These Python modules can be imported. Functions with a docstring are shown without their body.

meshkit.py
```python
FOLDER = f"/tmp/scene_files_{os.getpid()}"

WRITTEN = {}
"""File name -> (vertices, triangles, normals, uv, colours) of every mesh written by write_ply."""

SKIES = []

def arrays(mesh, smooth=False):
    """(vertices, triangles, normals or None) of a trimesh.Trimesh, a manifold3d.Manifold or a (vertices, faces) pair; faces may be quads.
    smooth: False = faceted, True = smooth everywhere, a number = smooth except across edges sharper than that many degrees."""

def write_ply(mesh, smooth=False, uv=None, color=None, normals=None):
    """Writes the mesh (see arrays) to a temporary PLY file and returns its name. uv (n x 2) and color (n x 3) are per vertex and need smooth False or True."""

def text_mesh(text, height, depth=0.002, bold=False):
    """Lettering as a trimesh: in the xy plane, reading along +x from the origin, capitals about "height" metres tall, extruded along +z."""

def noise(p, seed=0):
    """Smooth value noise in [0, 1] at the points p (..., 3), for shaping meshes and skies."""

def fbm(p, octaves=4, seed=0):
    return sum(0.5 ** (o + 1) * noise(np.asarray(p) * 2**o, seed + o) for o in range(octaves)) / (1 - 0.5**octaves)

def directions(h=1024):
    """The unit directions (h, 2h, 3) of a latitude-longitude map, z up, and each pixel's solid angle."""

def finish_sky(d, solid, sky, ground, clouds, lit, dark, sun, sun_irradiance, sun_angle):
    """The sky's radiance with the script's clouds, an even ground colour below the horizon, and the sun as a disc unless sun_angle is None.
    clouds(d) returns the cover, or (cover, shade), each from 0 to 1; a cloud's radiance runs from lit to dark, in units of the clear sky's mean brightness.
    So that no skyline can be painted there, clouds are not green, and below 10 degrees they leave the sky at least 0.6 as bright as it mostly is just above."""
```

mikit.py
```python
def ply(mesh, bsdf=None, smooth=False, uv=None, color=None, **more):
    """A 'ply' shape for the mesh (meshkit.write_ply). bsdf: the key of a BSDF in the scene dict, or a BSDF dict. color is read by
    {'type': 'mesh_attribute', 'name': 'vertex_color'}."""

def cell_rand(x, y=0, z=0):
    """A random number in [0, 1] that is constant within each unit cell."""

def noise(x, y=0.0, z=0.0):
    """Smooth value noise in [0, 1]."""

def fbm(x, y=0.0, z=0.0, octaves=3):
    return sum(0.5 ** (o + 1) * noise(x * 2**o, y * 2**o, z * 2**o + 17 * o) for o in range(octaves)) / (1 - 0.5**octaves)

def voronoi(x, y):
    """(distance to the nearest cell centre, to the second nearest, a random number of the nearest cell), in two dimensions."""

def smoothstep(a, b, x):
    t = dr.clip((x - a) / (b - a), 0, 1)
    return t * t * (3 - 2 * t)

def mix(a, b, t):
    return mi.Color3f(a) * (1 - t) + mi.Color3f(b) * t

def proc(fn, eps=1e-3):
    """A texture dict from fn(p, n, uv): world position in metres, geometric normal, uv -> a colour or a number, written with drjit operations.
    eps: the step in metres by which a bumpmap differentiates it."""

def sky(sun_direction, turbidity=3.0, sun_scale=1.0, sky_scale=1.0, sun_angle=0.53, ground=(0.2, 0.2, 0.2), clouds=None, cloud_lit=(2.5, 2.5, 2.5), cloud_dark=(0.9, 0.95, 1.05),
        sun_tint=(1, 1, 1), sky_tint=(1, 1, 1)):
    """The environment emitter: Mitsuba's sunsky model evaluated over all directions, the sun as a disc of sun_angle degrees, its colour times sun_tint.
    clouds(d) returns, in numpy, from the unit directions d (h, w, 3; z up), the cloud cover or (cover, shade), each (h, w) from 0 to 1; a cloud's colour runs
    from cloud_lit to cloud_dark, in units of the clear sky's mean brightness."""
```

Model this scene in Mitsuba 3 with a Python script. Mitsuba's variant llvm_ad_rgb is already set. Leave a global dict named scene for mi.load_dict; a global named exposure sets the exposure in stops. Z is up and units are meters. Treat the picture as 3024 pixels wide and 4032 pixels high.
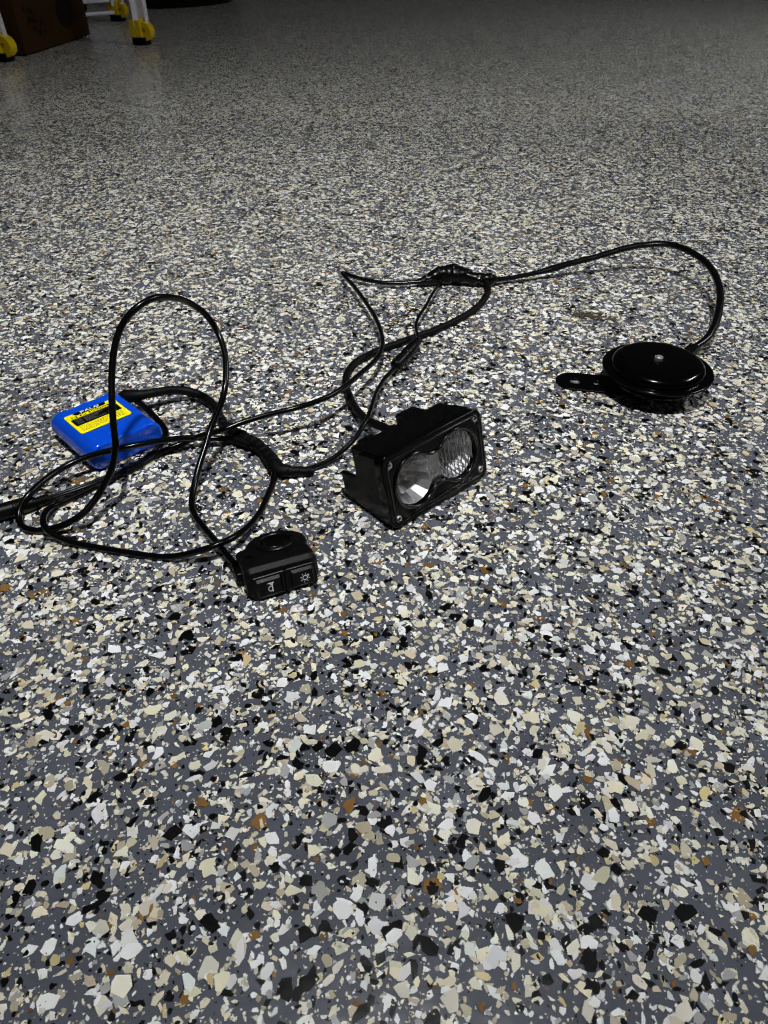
import math
import numpy as np
import trimesh
import mitsuba as mi
import drjit as dr
import manifold3d as m3
import shapely
from shapely import geometry as sg
from shapely import affinity as sa
from shapely.ops import unary_union
import meshkit
import mikit
from mikit import proc, noise, fbm, voronoi, cell_rand, smoothstep, mix

T = mi.ScalarTransform4f
rng = np.random.default_rng(7)

# ------------------------------------------------------------------ camera, light, exposure
exposure = 2.2
PITCH = math.radians(39.96)
EYE = np.array([0.0, 0.0, 0.32])
FWD = np.array([0.0, math.cos(PITCH), -math.sin(PITCH)])
scene, labels = {}, {}
scene['camera'] = {
    'type': 'thinlens', 'fov': 2 * math.degrees(math.atan(1512 / 2800)), 'fov_axis': 'x',
    'aperture_radius': 0.0004, 'focus_distance': 0.46, 'near_clip': 0.02, 'far_clip': 60.0,
    'to_world': T().look_at(origin=EYE.tolist(), target=(EYE + FWD).tolist(), up=[0, 0, 1])}
# the garage's lights, all outside the picture: a can spotlight over the wiring and a long strip light to the right
CAN = dict(at=(0.06, 0.08, 1.50), aim=(-0.12, 0.82, 0.0), disc=0.055, tube=0.075, deep=0.145, radiance=(190.0, 192.0, 193.0))
STRIP = dict(at=(2.30, 1.30, 1.95), size=(1.20, 0.10), turn=70, radiance=(22.0, 22.7, 23.7))
BOUNCE = (0.004, 0.004, 0.0042)          # the little light that the dim room throws back
scene['room_bounce'] = {'type': 'constant', 'radiance': {'type': 'rgb', 'value': list(BOUNCE)}}


# ------------------------------------------------------------------ helpers
def numbered(key):
    if key not in scene and key not in labels and not any(k.startswith(key + '__') for k in scene):
        return key
    n = 1
    while True:
        k = f'{key}_{n:03d}'
        if k not in scene and k not in labels and not any(q.startswith(k + '__') for q in scene):
            return k
        n += 1


def obj(name, mesh, bsdf, parent=None, smooth=35, label=None, color=None, stuff=False):
    key = numbered(f'{parent}__{name}' if parent else name)
    scene[key] = mikit.ply(mesh, bsdf, smooth=smooth, color=color)
    if label:
        labels[key] = {'label': label}
    if stuff:
        labels.setdefault(key, {})['kind'] = 'stuff'
    return key


def thing(name, label, cat, group=None, kind=None):
    key = numbered(name)
    labels[key] = {'label': label}
    if cat:
        labels[key]['category'] = cat
    if group:
        labels[key]['group'] = group
    if kind:
        labels[key]['kind'] = kind
    return key


def frame(pos, yaw, tilt=0.0, roll=0.0):
    return T().translate(list(pos)).rotate([0, 0, 1], yaw).rotate([1, 0, 0], tilt).rotate([0, 1, 0], roll)


def put(mesh, M):
    m = mesh.copy()
    m.apply_transform(np.array(M.matrix, float))
    return m


def from_manifold(m):
    q = m.to_mesh()
    return trimesh.Trimesh(np.asarray(q.vert_properties)[:, :3], np.asarray(q.tri_verts), process=False)


def to_manifold(t):
    return m3.Manifold(m3.Mesh(np.asarray(t.vertices, np.float32), np.asarray(t.faces, np.uint32)))


def join(*ms):
    return trimesh.util.concatenate(list(ms))


def rbox(x0, x1, y0, y1, z0, z1, r=0.001, seg=8):
    """A box with rounded edges between two corners."""
    s = m3.Manifold.sphere(r, seg)
    pts = [s.translate([x, y, z]) for x in (x0 + r, x1 - r) for y in (y0 + r, y1 - r) for z in (z0 + r, z1 - r)]
    return from_manifold(m3.Manifold.batch_hull(pts))


def rrect(w, h, r, cx=0.0, cy=0.0, seg=8):
    return sa.translate(sg.box(-w / 2 + r, -h / 2 + r, w / 2 - r, h / 2 - r).buffer(r, quad_segs=seg), cx, cy)


def ring_offset(p, d):
    """The closed ring p (n x 2, counter-clockwise) moved inwards by d, vertex by vertex."""
    a, b = p - np.roll(p, 1, 0), np.roll(p, -1, 0) - p
    na, nb = np.stack([-a[:, 1], a[:, 0]], 1), np.stack([-b[:, 1], b[:, 0]], 1)
    na /= np.linalg.norm(na, axis=1, keepdims=True) + 1e-15
    nb /= np.linalg.norm(nb, axis=1, keepdims=True) + 1e-15
    n = na + nb
    n /= np.maximum((n * na).sum(1, keepdims=True), 0.4)
    return p + n * d


def clean_ring(c):
    p = np.asarray(c)[:-1]
    keep = np.linalg.norm(p - np.roll(p, 1, 0), axis=1) > 1e-6
    return p[keep]


def loft(poly, profile):
    """A prism over a polygon whose rings step through profile = [(inset, z), ...]: bevels, flanges. Normals out; capped."""
    poly = sg.polygon.orient(poly)
    rings = [clean_ring(poly.exterior.coords)] + [clean_ring(i.coords) for i in poly.interiors]
    V, F, at = [], [], 0
    for r in rings:
        n = len(r)
        for d, z in profile:
            V.append(np.column_stack([ring_offset(r, d), np.full(n, z)]))
        for k in range(len(profile) - 1):
            i = np.arange(n)
            j = (i + 1) % n
            a, b, c, d = at + k * n + i, at + k * n + j, at + (k + 1) * n + j, at + (k + 1) * n + i
            F += [np.column_stack([a, b, c]), np.column_stack([a, c, d])]
        at += n * len(profile)
    for end, flip in ((0, True), (-1, False)):
        d, z = profile[end]
        p = sg.Polygon(ring_offset(rings[0], d), [ring_offset(r, d) for r in rings[1:]])
        v, f = trimesh.creation.triangulate_polygon(p, engine='earcut')
        area = np.cross(v[f[:, 1]] - v[f[:, 0]], v[f[:, 2]] - v[f[:, 0]])
        f = np.where((area > 0)[:, None] == (not flip), f, f[:, ::-1])
        V.append(np.column_stack([v, np.full(len(v), z)]))
        F.append(f + at)
        at += len(v)
    m = trimesh.Trimesh(np.vstack(V), np.vstack(F), process=False)
    m.merge_vertices(digits_vertex=7)
    return m


def extrude(poly, z0, z1, bevel=0.0):
    if bevel:
        return loft(poly, [(bevel, z0), (0, z0 + bevel), (0, z1 - bevel), (bevel, z1)])
    return loft(poly, [(0, z0), (0, z1)])


def upright(m):
    """Polygon plane (x, y) + depth z becomes the face plane (x, z) facing -y."""
    M = np.eye(4)
    M[:3, :3] = [[1, 0, 0], [0, 0, -1], [0, 1, 0]]
    m = m.copy()
    m.apply_transform(M)
    return m


def lathe(profile, n=64):
    """Revolves (radius, z) points, listed from the bottom up, about z."""
    return trimesh.creation.revolve(np.asarray(profile, float), sections=n)


def spline(pts, step=0.0012, soft=0.004):
    """A smooth curve near the points, evenly spaced."""
    p = np.asarray(pts, float)
    q = np.vstack([2 * p[0] - p[1], p, 2 * p[-1] - p[-2]])
    out = []
    for i in range(len(p) - 1):
        a, b, c, d = q[i:i + 4]
        n = max(2, int(np.linalg.norm(c - b) / 0.0006))
        t = np.linspace(0, 1, n, endpoint=False)[:, None]
        out.append(0.5 * (2 * b + (c - a) * t + (2 * a - 5 * b + 4 * c - d) * t**2 + (3 * b - a - 3 * c + d) * t**3))
    c = np.vstack(out + [p[-1:]])
    s = np.concatenate([[0], np.cumsum(np.linalg.norm(np.diff(c, axis=0), axis=1))])
    n = max(4, int(s[-1] / step))
    u = np.linspace(0, s[-1], n + 1)
    c = np.column_stack([np.interp(u, s, c[:, k]) for k in range(3)])
    w = int(round(soft / (s[-1] / n)))
    if w > 0:
        pad = 3 * w
        ext = np.vstack([2 * c[0] - c[pad:0:-1], c, 2 * c[-1] - c[-2:-pad - 2:-1]]) if len(c) > pad + 1 else c
        if len(ext) > len(c):
            k = np.exp(-0.5 * (np.arange(-pad, pad + 1) / w) ** 2)
            k /= k.sum()
            c = np.column_stack([np.convolve(ext[:, j], k, 'valid') for j in range(3)])
    return c


def tube(c, radius, sides=14, squash=None, wob=None):
    """A closed tube along the curve c; radius a number or one per point; squash = (sideways, upright) factors; wob(s, angle) scales."""
    n = len(c)
    r = np.broadcast_to(radius, (n,)).astype(float)
    t = np.gradient(c, axis=0)
    t /= np.linalg.norm(t, axis=1, keepdims=True) + 1e-12
    up = np.array([0, 0, 1.0]) if abs(t[0, 2]) < 0.9 else np.array([1.0, 0, 0])
    a = np.cross(up, t[0])
    a /= np.linalg.norm(a)
    A = [a]
    for i in range(1, n):
        a = A[-1] - t[i] * (A[-1] @ t[i])
        A.append(a / np.linalg.norm(a))
    A = np.array(A)
    B = np.cross(t, A)
    ang = np.arange(sides) * 2 * np.pi / sides
    sx, sy = squash or (1, 1)
    R = r[:, None] * np.ones((1, sides))
    if wob is not None:
        s = np.concatenate([[0], np.cumsum(np.linalg.norm(np.diff(c, axis=0), axis=1))])
        R = R * wob(s[:, None], ang[None])
    v = c[:, None] + R[..., None] * (sx * np.cos(ang)[None, :, None] * A[:, None] + sy * np.sin(ang)[None, :, None] * B[:, None])
    i, j = np.meshgrid(np.arange(n - 1), np.arange(sides), indexing='ij')
    q = np.stack([i * sides + j, i * sides + (j + 1) % sides, (i + 1) * sides + (j + 1) % sides, (i + 1) * sides + j], -1).reshape(-1, 4)
    f = np.vstack([q[:, [0, 1, 2]], q[:, [0, 2, 3]]])
    k = n * sides
    v = np.vstack([v.reshape(-1, 3), c[:1] - t[:1] * r[0] * 0.3, c[-1:] + t[-1:] * r[-1] * 0.3])
    e = np.arange(sides)
    f = np.vstack([f, np.column_stack([np.full(sides, k), (e + 1) % sides, e]),
                   np.column_stack([np.full(sides, k + 1), (n - 1) * sides + e, (n - 1) * sides + (e + 1) % sides])])
    return trimesh.Trimesh(v, f, process=False)


def flat_text(text, height, x, y, z, depth, width=None, bold=False):
    """Lettering lying in the x-y plane, centred on x, its baseline at y."""
    m = meshkit.text_mesh(text, height, depth, bold)
    lo, hi = m.bounds
    s = width / (hi[0] - lo[0]) if width else 1.0
    m.apply_translation([-(lo[0] + hi[0]) / 2, 0, 0])
    m.apply_scale([s, 1, 1])
    m.apply_translation([x, y, z])
    return m


# ------------------------------------------------------------------ materials
def rgb(*c):
    return {'type': 'rgb', 'value': list(c)}


def paint(name, color, rough=0.4, spec=0.5, **kw):
    scene[name] = {'type': 'twosided', 'bsdf': {'type': 'principled', 'base_color': color if isinstance(color, dict) else rgb(*color), 'roughness': rough, 'specular': spec, **kw}}


def metal(name, material, alpha):
    scene[name] = {'type': 'twosided', 'bsdf': {'type': 'roughconductor', 'material': material, 'alpha': alpha, 'distribution': 'ggx'}}


FLAKES = np.array([  # colours of the chips, and how common each is
    (0.690, 0.640, 0.480, .19), (0.740, 0.710, 0.590, .14), (0.790, 0.790, 0.775, .23), (0.480, 0.425, 0.305, .09),
    (0.350, 0.350, 0.340, .08), (0.0010, 0.0010, 0.0012, .225), (0.190, 0.098, 0.028, .032), (0.600, 0.500, 0.260, .013)])
BASE = (0.085, 0.091, 0.111)
FLAKE_FAR = 1.75    # chips are laid one by one up to here; past it the floor's texture carries them


def floor_colour(p, n, uv):
    out = mi.Color3f(*[float(x) for x in BASE]) * (0.88 + 0.24 * noise(p.x * 40, p.y * 40))
    fade = smoothstep(FLAKE_FAR - 0.35, FLAKE_FAR, p.y) + smoothstep(0.25, 0.32, dr.abs(p.x) - 0.62 * p.y)
    for scale, seed, cover in ((165.0, 0.0, 0.66), (270.0, 31.7, 0.45)):
        f1, f2, w = voronoi(p.x * scale + seed, p.y * scale - seed)
        pick = cell_rand(w * 9000 + seed)
        keep = (w < cover) & (f2 - f1 > 0.10) & (cell_rand(w * 7000 + 3) < dr.clip(fade, 0, 1))
        chip = mi.Color3f(0.0)
        edge = 0.0
        for r, g, b, share in FLAKES:
            inside = (pick >= edge) & (pick < edge + share + 1e-4)
            chip = dr.select(inside, mi.Color3f(float(r), float(g), float(b)), chip)
            edge += float(share)
        out = dr.select(keep, chip, out)
    return out


def floor_relief(p, n, uv):
    return fbm(p.x * 130, p.y * 130, 0.0, 2) + 0.5 * noise(p.x * 34, p.y * 34)


def coat(base):
    return {'type': 'bumpmap', 'arbitrary': proc(floor_relief, 4e-4), 'scale': 0.00022,
            'bsdf': {'type': 'principled', 'base_color': base, 'roughness': 0.22, 'specular': 0.5}}


scene['floor_coat'] = coat(proc(floor_colour))
scene['chip_coat'] = {'type': 'twosided', 'bsdf': coat({'type': 'mesh_attribute', 'name': 'vertex_color'})}
paint('cable_black', (0.0010, 0.0010, 0.0012), 0.22, 0.28)
paint('tape_black', (0.0012, 0.0012, 0.0014), 0.27, 0.30)
paint('sleeve_black', (0.0016, 0.0016, 0.0018), 0.55, 0.12)
paint('gloss_black', (0.0006, 0.0006, 0.0007), 0.13, 0.22)
paint('coat_black', (0.0008, 0.0008, 0.0009), 0.28, 0.12)
paint('plastic_black', (0.0014, 0.0014, 0.0016), 0.36, 0.18)
paint('button_black', (0.0012, 0.0012, 0.0014), 0.40, 0.22)
paint('rim_black', (0.0006, 0.0006, 0.0007), 0.12, 0.9)
paint('satin_black', (0.0020, 0.0020, 0.0023), 0.48, 0.14)
paint('icon_white', (0.54, 0.55, 0.57), 0.5)
paint('case_white', (0.8, 0.8, 0.8), 0.5)
paint('case_black', (0.02, 0.02, 0.02), 0.6)
paint('film_blue', (0.001, 0.060, 0.53), 0.13, 0.75)
paint('label_yellow', (0.86, 0.76, 0.004), 0.4, 0.4)
paint('print_black', (0.0015, 0.0015, 0.0015), 0.4, 0.2)
paint('print_white', (0.8, 0.8, 0.78), 0.5)
paint('print_grey', (0.10, 0.10, 0.09), 0.5)
paint('print_olive', (0.42, 0.36, 0.01), 0.5)
paint('wire_red', (0.5, 0.012, 0.008), 0.35)
paint('foot_yellow', (0.80, 0.55, 0.006), 0.42, 0.4)
paint('rubber_black', (0.002, 0.002, 0.002), 0.6, 0.1)
paint('tub_black', (0.0015, 0.0015, 0.0015), 0.4, 0.3)
paint('stain_brown', (0.055, 0.042, 0.022), 0.55, 0.3)
metal('steel', 'Cr', 0.28)
scene['mirror'] = {'type': 'twosided', 'bsdf': {'type': 'roughconductor', 'material': 'Al', 'alpha': 0.2, 'specular_reflectance': rgb(0.46, 0.46, 0.47)}}
paint('aluminium', (0.86, 0.85, 0.88), 0.3, 0.5, metallic=0.2)
scene['lens_clear'] = {'type': 'thindielectric', 'int_ior': 1.49}
PATHS = {  # cable runs over the floor, in millimetres
    'switch_cable': [(-93.6, 321.0, 8.0), (-105.1, 336.7, 8.0), (-112.9, 347.6, 7.0), (-126.2, 366.8, 5.0), (-133.1, 379.2, 5.0), (-135.1, 389.8, 6.0), (-135.0, 402.2, 10.0), (-133.0, 415.6, 17.0), (-129.6, 428.4, 25.0), (-127.7, 438.7, 31.0), (-120.8, 452.2, 43.0), (-117.6, 460.6, 52.0), (-117.7, 473.6, 60.0), (-119.9, 487.5, 68.0), (-125.9, 500.5, 78.0), (-133.4, 502.4, 92.0), (-142.8, 493.0, 106.0), (-149.6, 476.8, 116.0), (-156.9, 463.8, 121.0), (-165.4, 454.0, 119.0), (-174.1, 448.0, 112.0), (-179.3, 440.8, 103.0), (-181.9, 432.6, 93.0), (-182.9, 422.8, 81.0), (-182.4, 410.8, 67.0), (-181.7, 401.6, 54.0), (-180.7, 396.5, 47.0), (-183.9, 388.8, 34.0), (-189.4, 382.4, 25.0), (-195.8, 372.9, 17.0), (-202.9, 364.2, 12.0), (-213.8, 358.9, 8.0), (-225.1, 359.1, 4.0), (-237.1, 359.2, 2.5), (-246.0, 363.6, 3.0), (-250.0, 370.3, 5.0), (-249.3, 377.9, 10.0), (-244.5, 386.0, 14.0), (-239.8, 401.7, 14.0), (-231.7, 415.9, 14.0), (-218.7, 425.1, 16.0), (-203.7, 429.7, 18.0), (-185.5, 435.8, 19.0), (-168.7, 446.5, 16.0), (-153.5, 456.2, 12.0), (-139.3, 463.6, 7.0), (-123.1, 465.1, 5.5), (-109.7, 460.5, 6.0), (-100.4, 452.9, 6.0)],
    'long_cable': [(-80.2, 423.3, 6.0), (-81.3, 418.7, 5.0), (-80.7, 409.9, 4.0), (-83.1, 396.1, 3.0), (-86.1, 376.4, 3.5), (-91.7, 356.7, 7.0), (-98.0, 342.1, 11.5), (-106.7, 334.0, 12.5), (-116.9, 331.7, 10.0), (-131.7, 332.0, 5.0), (-144.1, 333.5, 2.5), (-166.2, 337.5, 2.5), (-188.6, 342.6, 2.5), (-203.8, 346.3, 3.0), (-216.3, 350.0, 5.5), (-224.4, 354.5, 8.0), (-229.7, 363.3, 8.0), (-232.4, 374.8, 6.0), (-231.1, 385.3, 3.0), (-223.9, 392.4, 2.5), (-210.2, 406.5, 2.5), (-195.9, 420.8, 2.5), (-184.2, 433.5, 2.5), (-175.8, 446.0, 2.5), (-167.9, 454.5, 3.0), (-153.5, 462.3, 5.0), (-139.6, 458.9, 13.0), (-123.0, 460.3, 17.0), (-111.5, 466.5, 19.0), (-90.9, 473.4, 22.0), (-69.5, 478.2, 25.0), (-49.0, 492.0, 25.0), (-35.0, 509.2, 24.0), (-18.5, 543.3, 21.0), (-8.1, 567.5, 19.0), (-3.0, 586.6, 18.0), (-1.4, 608.7, 16.0), (-3.2, 634.5, 15.0), (-9.1, 667.7, 14.0), (-19.0, 705.3, 13.0), (-31.0, 743.9, 12.0), (-42.1, 773.2, 11.5), (-47.9, 788.5, 11.0), (-46.9, 792.0, 10.5), (-37.5, 786.1, 9.0), (-21.7, 780.1, 7.0), (-2.6, 773.9, 6.0), (16.7, 772.5, 6.0), (40.0, 773.6, 7.0), (53.4, 775.5, 8.0)],
    'lamp_cable': [(113.5, 774.7, 8.0), (114.3, 754.5, 5.0), (106.0, 730.2, 3.6), (90.0, 701.7, 3.5), (71.4, 679.9, 3.5), (49.3, 658.5, 3.5), (35.3, 648.4, 3.5), (16.7, 633.7, 3.5), (1.2, 622.1, 3.5), (-13.9, 607.7, 3.5), (-26.5, 592.3, 3.5), (-33.0, 572.8, 3.5), (-33.8, 552.3, 3.5), (-31.2, 537.1, 4.0), (-27.0, 519.2, 5.0), (-19.5, 496.8, 8.0), (-10.5, 478.8, 12.0), (3.1, 461.0, 17.0), (11.2, 452.7, 19.0)],
    'thin_cable': [(64.7, 775.9, 9.0), (59.5, 758.6, 8.5), (51.3, 728.4, 12.0), (42.4, 694.0, 13.0), (34.6, 672.1, 12.0), (31.1, 650.8, 12.0), (32.0, 628.9, 13.0), (32.2, 621.0, 13.0)],
    'inline_connector': [(32.8, 624.1, 13.0), (30.6, 614.7, 13.0), (20.6, 594.8, 11.0), (14.6, 585.4, 9.0), (9.4, 576.3, 8.0)],
    'thin_cable_001': [(11.1, 579.6, 8.0), (9.4, 573.0, 8.0), (1.1, 556.4, 8.0), (-4.8, 534.5, 10.0), (-7.4, 518.9, 13.0), (-10.0, 494.3, 17.0), (-12.8, 475.7, 18.0), (-15.2, 468.5, 17.0), (-22.5, 455.2, 12.0), (-30.4, 446.6, 8.0), (-40.7, 436.9, 5.0), (-49.6, 431.5, 4.0), (-56.8, 427.0, 4.0), (-62.5, 423.7, 5.0)],
    'battery_cable': [(-220.8, 516.1, 12.0), (-215.6, 514.4, 14.0), (-206.3, 512.6, 16.0), (-199.7, 513.9, 16.0), (-189.9, 519.7, 15.0), (-180.5, 526.8, 13.0), (-170.4, 531.1, 10.0), (-158.8, 530.3, 7.0), (-145.3, 518.7, 5.0), (-134.6, 497.7, 4.5), (-125.5, 479.2, 5.0), (-114.8, 469.4, 5.5)],
    'joint': [(-134.6, 497.7, 4.5), (-129.5, 486.5, 4.6), (-122.5, 476.7, 5.0), (-115.1, 470.9, 5.0), (-105.6, 462.7, 5.2), (-98.9, 456.4, 5.5), (-93.1, 449.2, 5.5), (-86.9, 439.4, 6.0), (-83.3, 432.9, 6.0), (-79.4, 424.6, 6.0), (-72.5, 422.5, 5.2), (-62.6, 423.7, 4.3), (-52.5, 425.0, 3.6)],
    'lead': [(-212.5, 514.4, 14.0), (-203.0, 510.5, 11.0), (-190.4, 500.4, 5.0), (-180.4, 488.2, 3.0), (-174.2, 476.0, 4.0), (-172.8, 464.1, 5.0), (-175.0, 450.2, 5.0), (-185.0, 435.7, 3.5), (-198.7, 422.3, 3.0), (-204.7, 418.0, 3.0), (-213.5, 410.3, 3.0), (-222.9, 403.4, 3.0), (-230.9, 397.8, 3.3), (-239.0, 391.1, 4.0), (-242.7, 387.1, 5.0)],
    'plug_relief': [(-237.8, 392.2, 3.8), (-241.0, 389.2, 4.4), (-244.3, 385.9, 5.0)],
    'plug': [(-243.7, 386.0, 5.2), (-249.7, 382.7, 5.8), (-256.9, 378.6, 5.8), (-264.0, 374.5, 5.8), (-272.3, 369.6, 5.8), (-279.1, 365.4, 5.8)],
    'splice': [(36.4, 776.8, 6.0), (43.5, 775.8, 7.0), (53.7, 781.3, 8.0), (63.7, 784.3, 10.0), (72.4, 786.2, 11.0), (78.2, 787.0, 11.0), (82.3, 785.5, 11.0), (90.7, 782.1, 10.0), (99.5, 778.0, 9.0), (107.4, 777.1, 8.5), (111.9, 776.4, 8.5), (117.4, 776.9, 8.0), (125.2, 781.2, 6.0)],
    'horn_cable': [(122.6, 781.2, 6.0), (150.4, 788.2, 7.0), (186.7, 798.2, 11.0), (215.0, 806.6, 16.0), (246.7, 811.7, 22.0), (279.7, 816.9, 30.0), (307.8, 816.1, 34.0), (324.4, 808.0, 36.0), (337.6, 788.9, 36.0), (347.7, 766.0, 33.0), (348.9, 735.1, 30.0), (341.5, 697.3, 27.0), (329.0, 663.2, 24.0), (316.9, 637.2, 20.0), (304.4, 617.6, 17.0), (295.6, 609.6, 15.0), (287.9, 603.4, 14.0)],
}

# ------------------------------------------------------------------ the floor and its chips
labels['floor'] = {'kind': 'structure', 'label': 'grey epoxy garage floor strewn with cream, white, black and brown colour chips'}
g = np.array([[-9.0, -1.5, 0], [9.0, -1.5, 0], [9.0, 12.0, 0], [-9.0, 12.0, 0]])
scene['floor'] = mikit.ply(trimesh.Trimesh(g, [[0, 1, 2], [0, 2, 3]], process=False), 'floor_coat')


def half_width(y):
    return 0.54 * (y * math.cos(PITCH) + 0.32 * math.sin(PITCH)) + 0.10


def chips(n, lo, med, hi, sig, y0, y1, thin=True):
    """n chips of the floor: centres, sizes, colours; fewer towards the far end of their range."""
    y = y0 + (y1 - y0) * rng.random(6 * n)
    w = half_width(y)
    x = (rng.random(6 * n) * 2 - 1) * half_width(y1)
    ok = np.abs(x) < w
    if thin:
        ok &= rng.random(6 * n) < np.clip((y1 - y) / 0.35, 0, 1)
    clump = meshkit.noise(np.column_stack([x * 55, y * 55, 0 * x]), 5)
    ok &= rng.random(6 * n) < 0.62 + 0.55 * clump
    x, y = x[ok][:n], y[ok][:n]
    d = np.clip(med * np.exp(sig * rng.standard_normal(len(x))), lo, hi)
    return x, y, d


def shape_chips(x, y, d, z, k):
    """Angular, mostly elongated chips with k corners: top polygons as (n, k, 3)."""
    n = len(x)
    ang = (np.arange(k)[None] + 0.72 * (rng.random((n, k)) - 0.5)) * 2 * np.pi / k
    r = 0.5 * (0.56 + 0.76 * rng.random((n, k)))
    el = 0.42 + 0.52 * rng.random(n)
    px, py = r * np.cos(ang) * d[:, None], r * np.sin(ang) * (d * el)[:, None]
    rot = rng.random(n) * 2 * np.pi
    c, s = np.cos(rot)[:, None], np.sin(rot)[:, None]
    tx, ty = 0.012 * rng.standard_normal(n), 0.012 * rng.standard_normal(n)
    X, Y = px * c - py * s, px * s + py * c
    return np.stack([x[:, None] + X, y[:, None] + Y, z[:, None] + tx[:, None] * X + ty[:, None] * Y], -1)


def chip_mesh(P, col, rim=True):
    """Top faces and thin rims of chips P (n, k, 3) with colours (n, 3)."""
    n, k, _ = P.shape
    if not rim:
        b = (np.arange(n) * k)[:, None]
        return trimesh.Trimesh(P.reshape(-1, 3), np.vstack([b + np.array([0, i, i + 1])[None] for i in range(1, k - 1)]), process=False), np.repeat(col[:, None], k, 1).reshape(-1, 3)
    low = P.copy()
    low[..., 2] = np.maximum(P[..., 2] - 0.00018, 0.00002)
    V = np.concatenate([P, low], 1).reshape(-1, 3)
    b = (np.arange(n) * 2 * k)[:, None]
    F = [b + np.array([0, i, i + 1])[None] for i in range(1, k - 1)]
    for i in range(k):
        j = (i + 1) % k
        F += [b + np.array([i, k + i, k + j])[None], b + np.array([i, k + j, j])[None]]
    C = np.repeat(col[:, None], 2 * k, 1).reshape(-1, 3)
    return trimesh.Trimesh(V, np.vstack(F), process=False), C


def chip_colours(n):
    i = rng.choice(len(FLAKES), n, p=FLAKES[:, 3] / FLAKES[:, 3].sum())
    c = FLAKES[i, :3] * np.exp(0.13 * rng.standard_normal((n, 1))) * np.exp(0.018 * rng.standard_normal((n, 3)))
    return np.clip(c, 0.002, 0.85)


near_x, near_y, near_d = chips(66000, 0.0014, 0.0036, 0.0090, 0.42, 0.05, 0.95, thin=False)
far_x, far_y, far_d = chips(90000, 0.0014, 0.0041, 0.0088, 0.40, 0.95, FLAKE_FAR)
bit_x, bit_y, bit_d = chips(110000, 0.0005, 0.0011, 0.0022, 0.35, 0.05, 0.95, thin=False)
# how large each near chip shows: the 300 largest are parts of their own
shown = near_d / (near_y * math.cos(PITCH) + 0.32 * math.sin(PITCH)) * np.sqrt(np.clip(0.32 / np.hypot(near_y, 0.32), 0, 1))
inside = (np.abs(near_x) < half_width(near_y) - 0.115) & (near_y > 0.09)
order = np.argsort(-np.where(inside, shown, 0))
big, rest = order[:300], order[300:]


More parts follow.
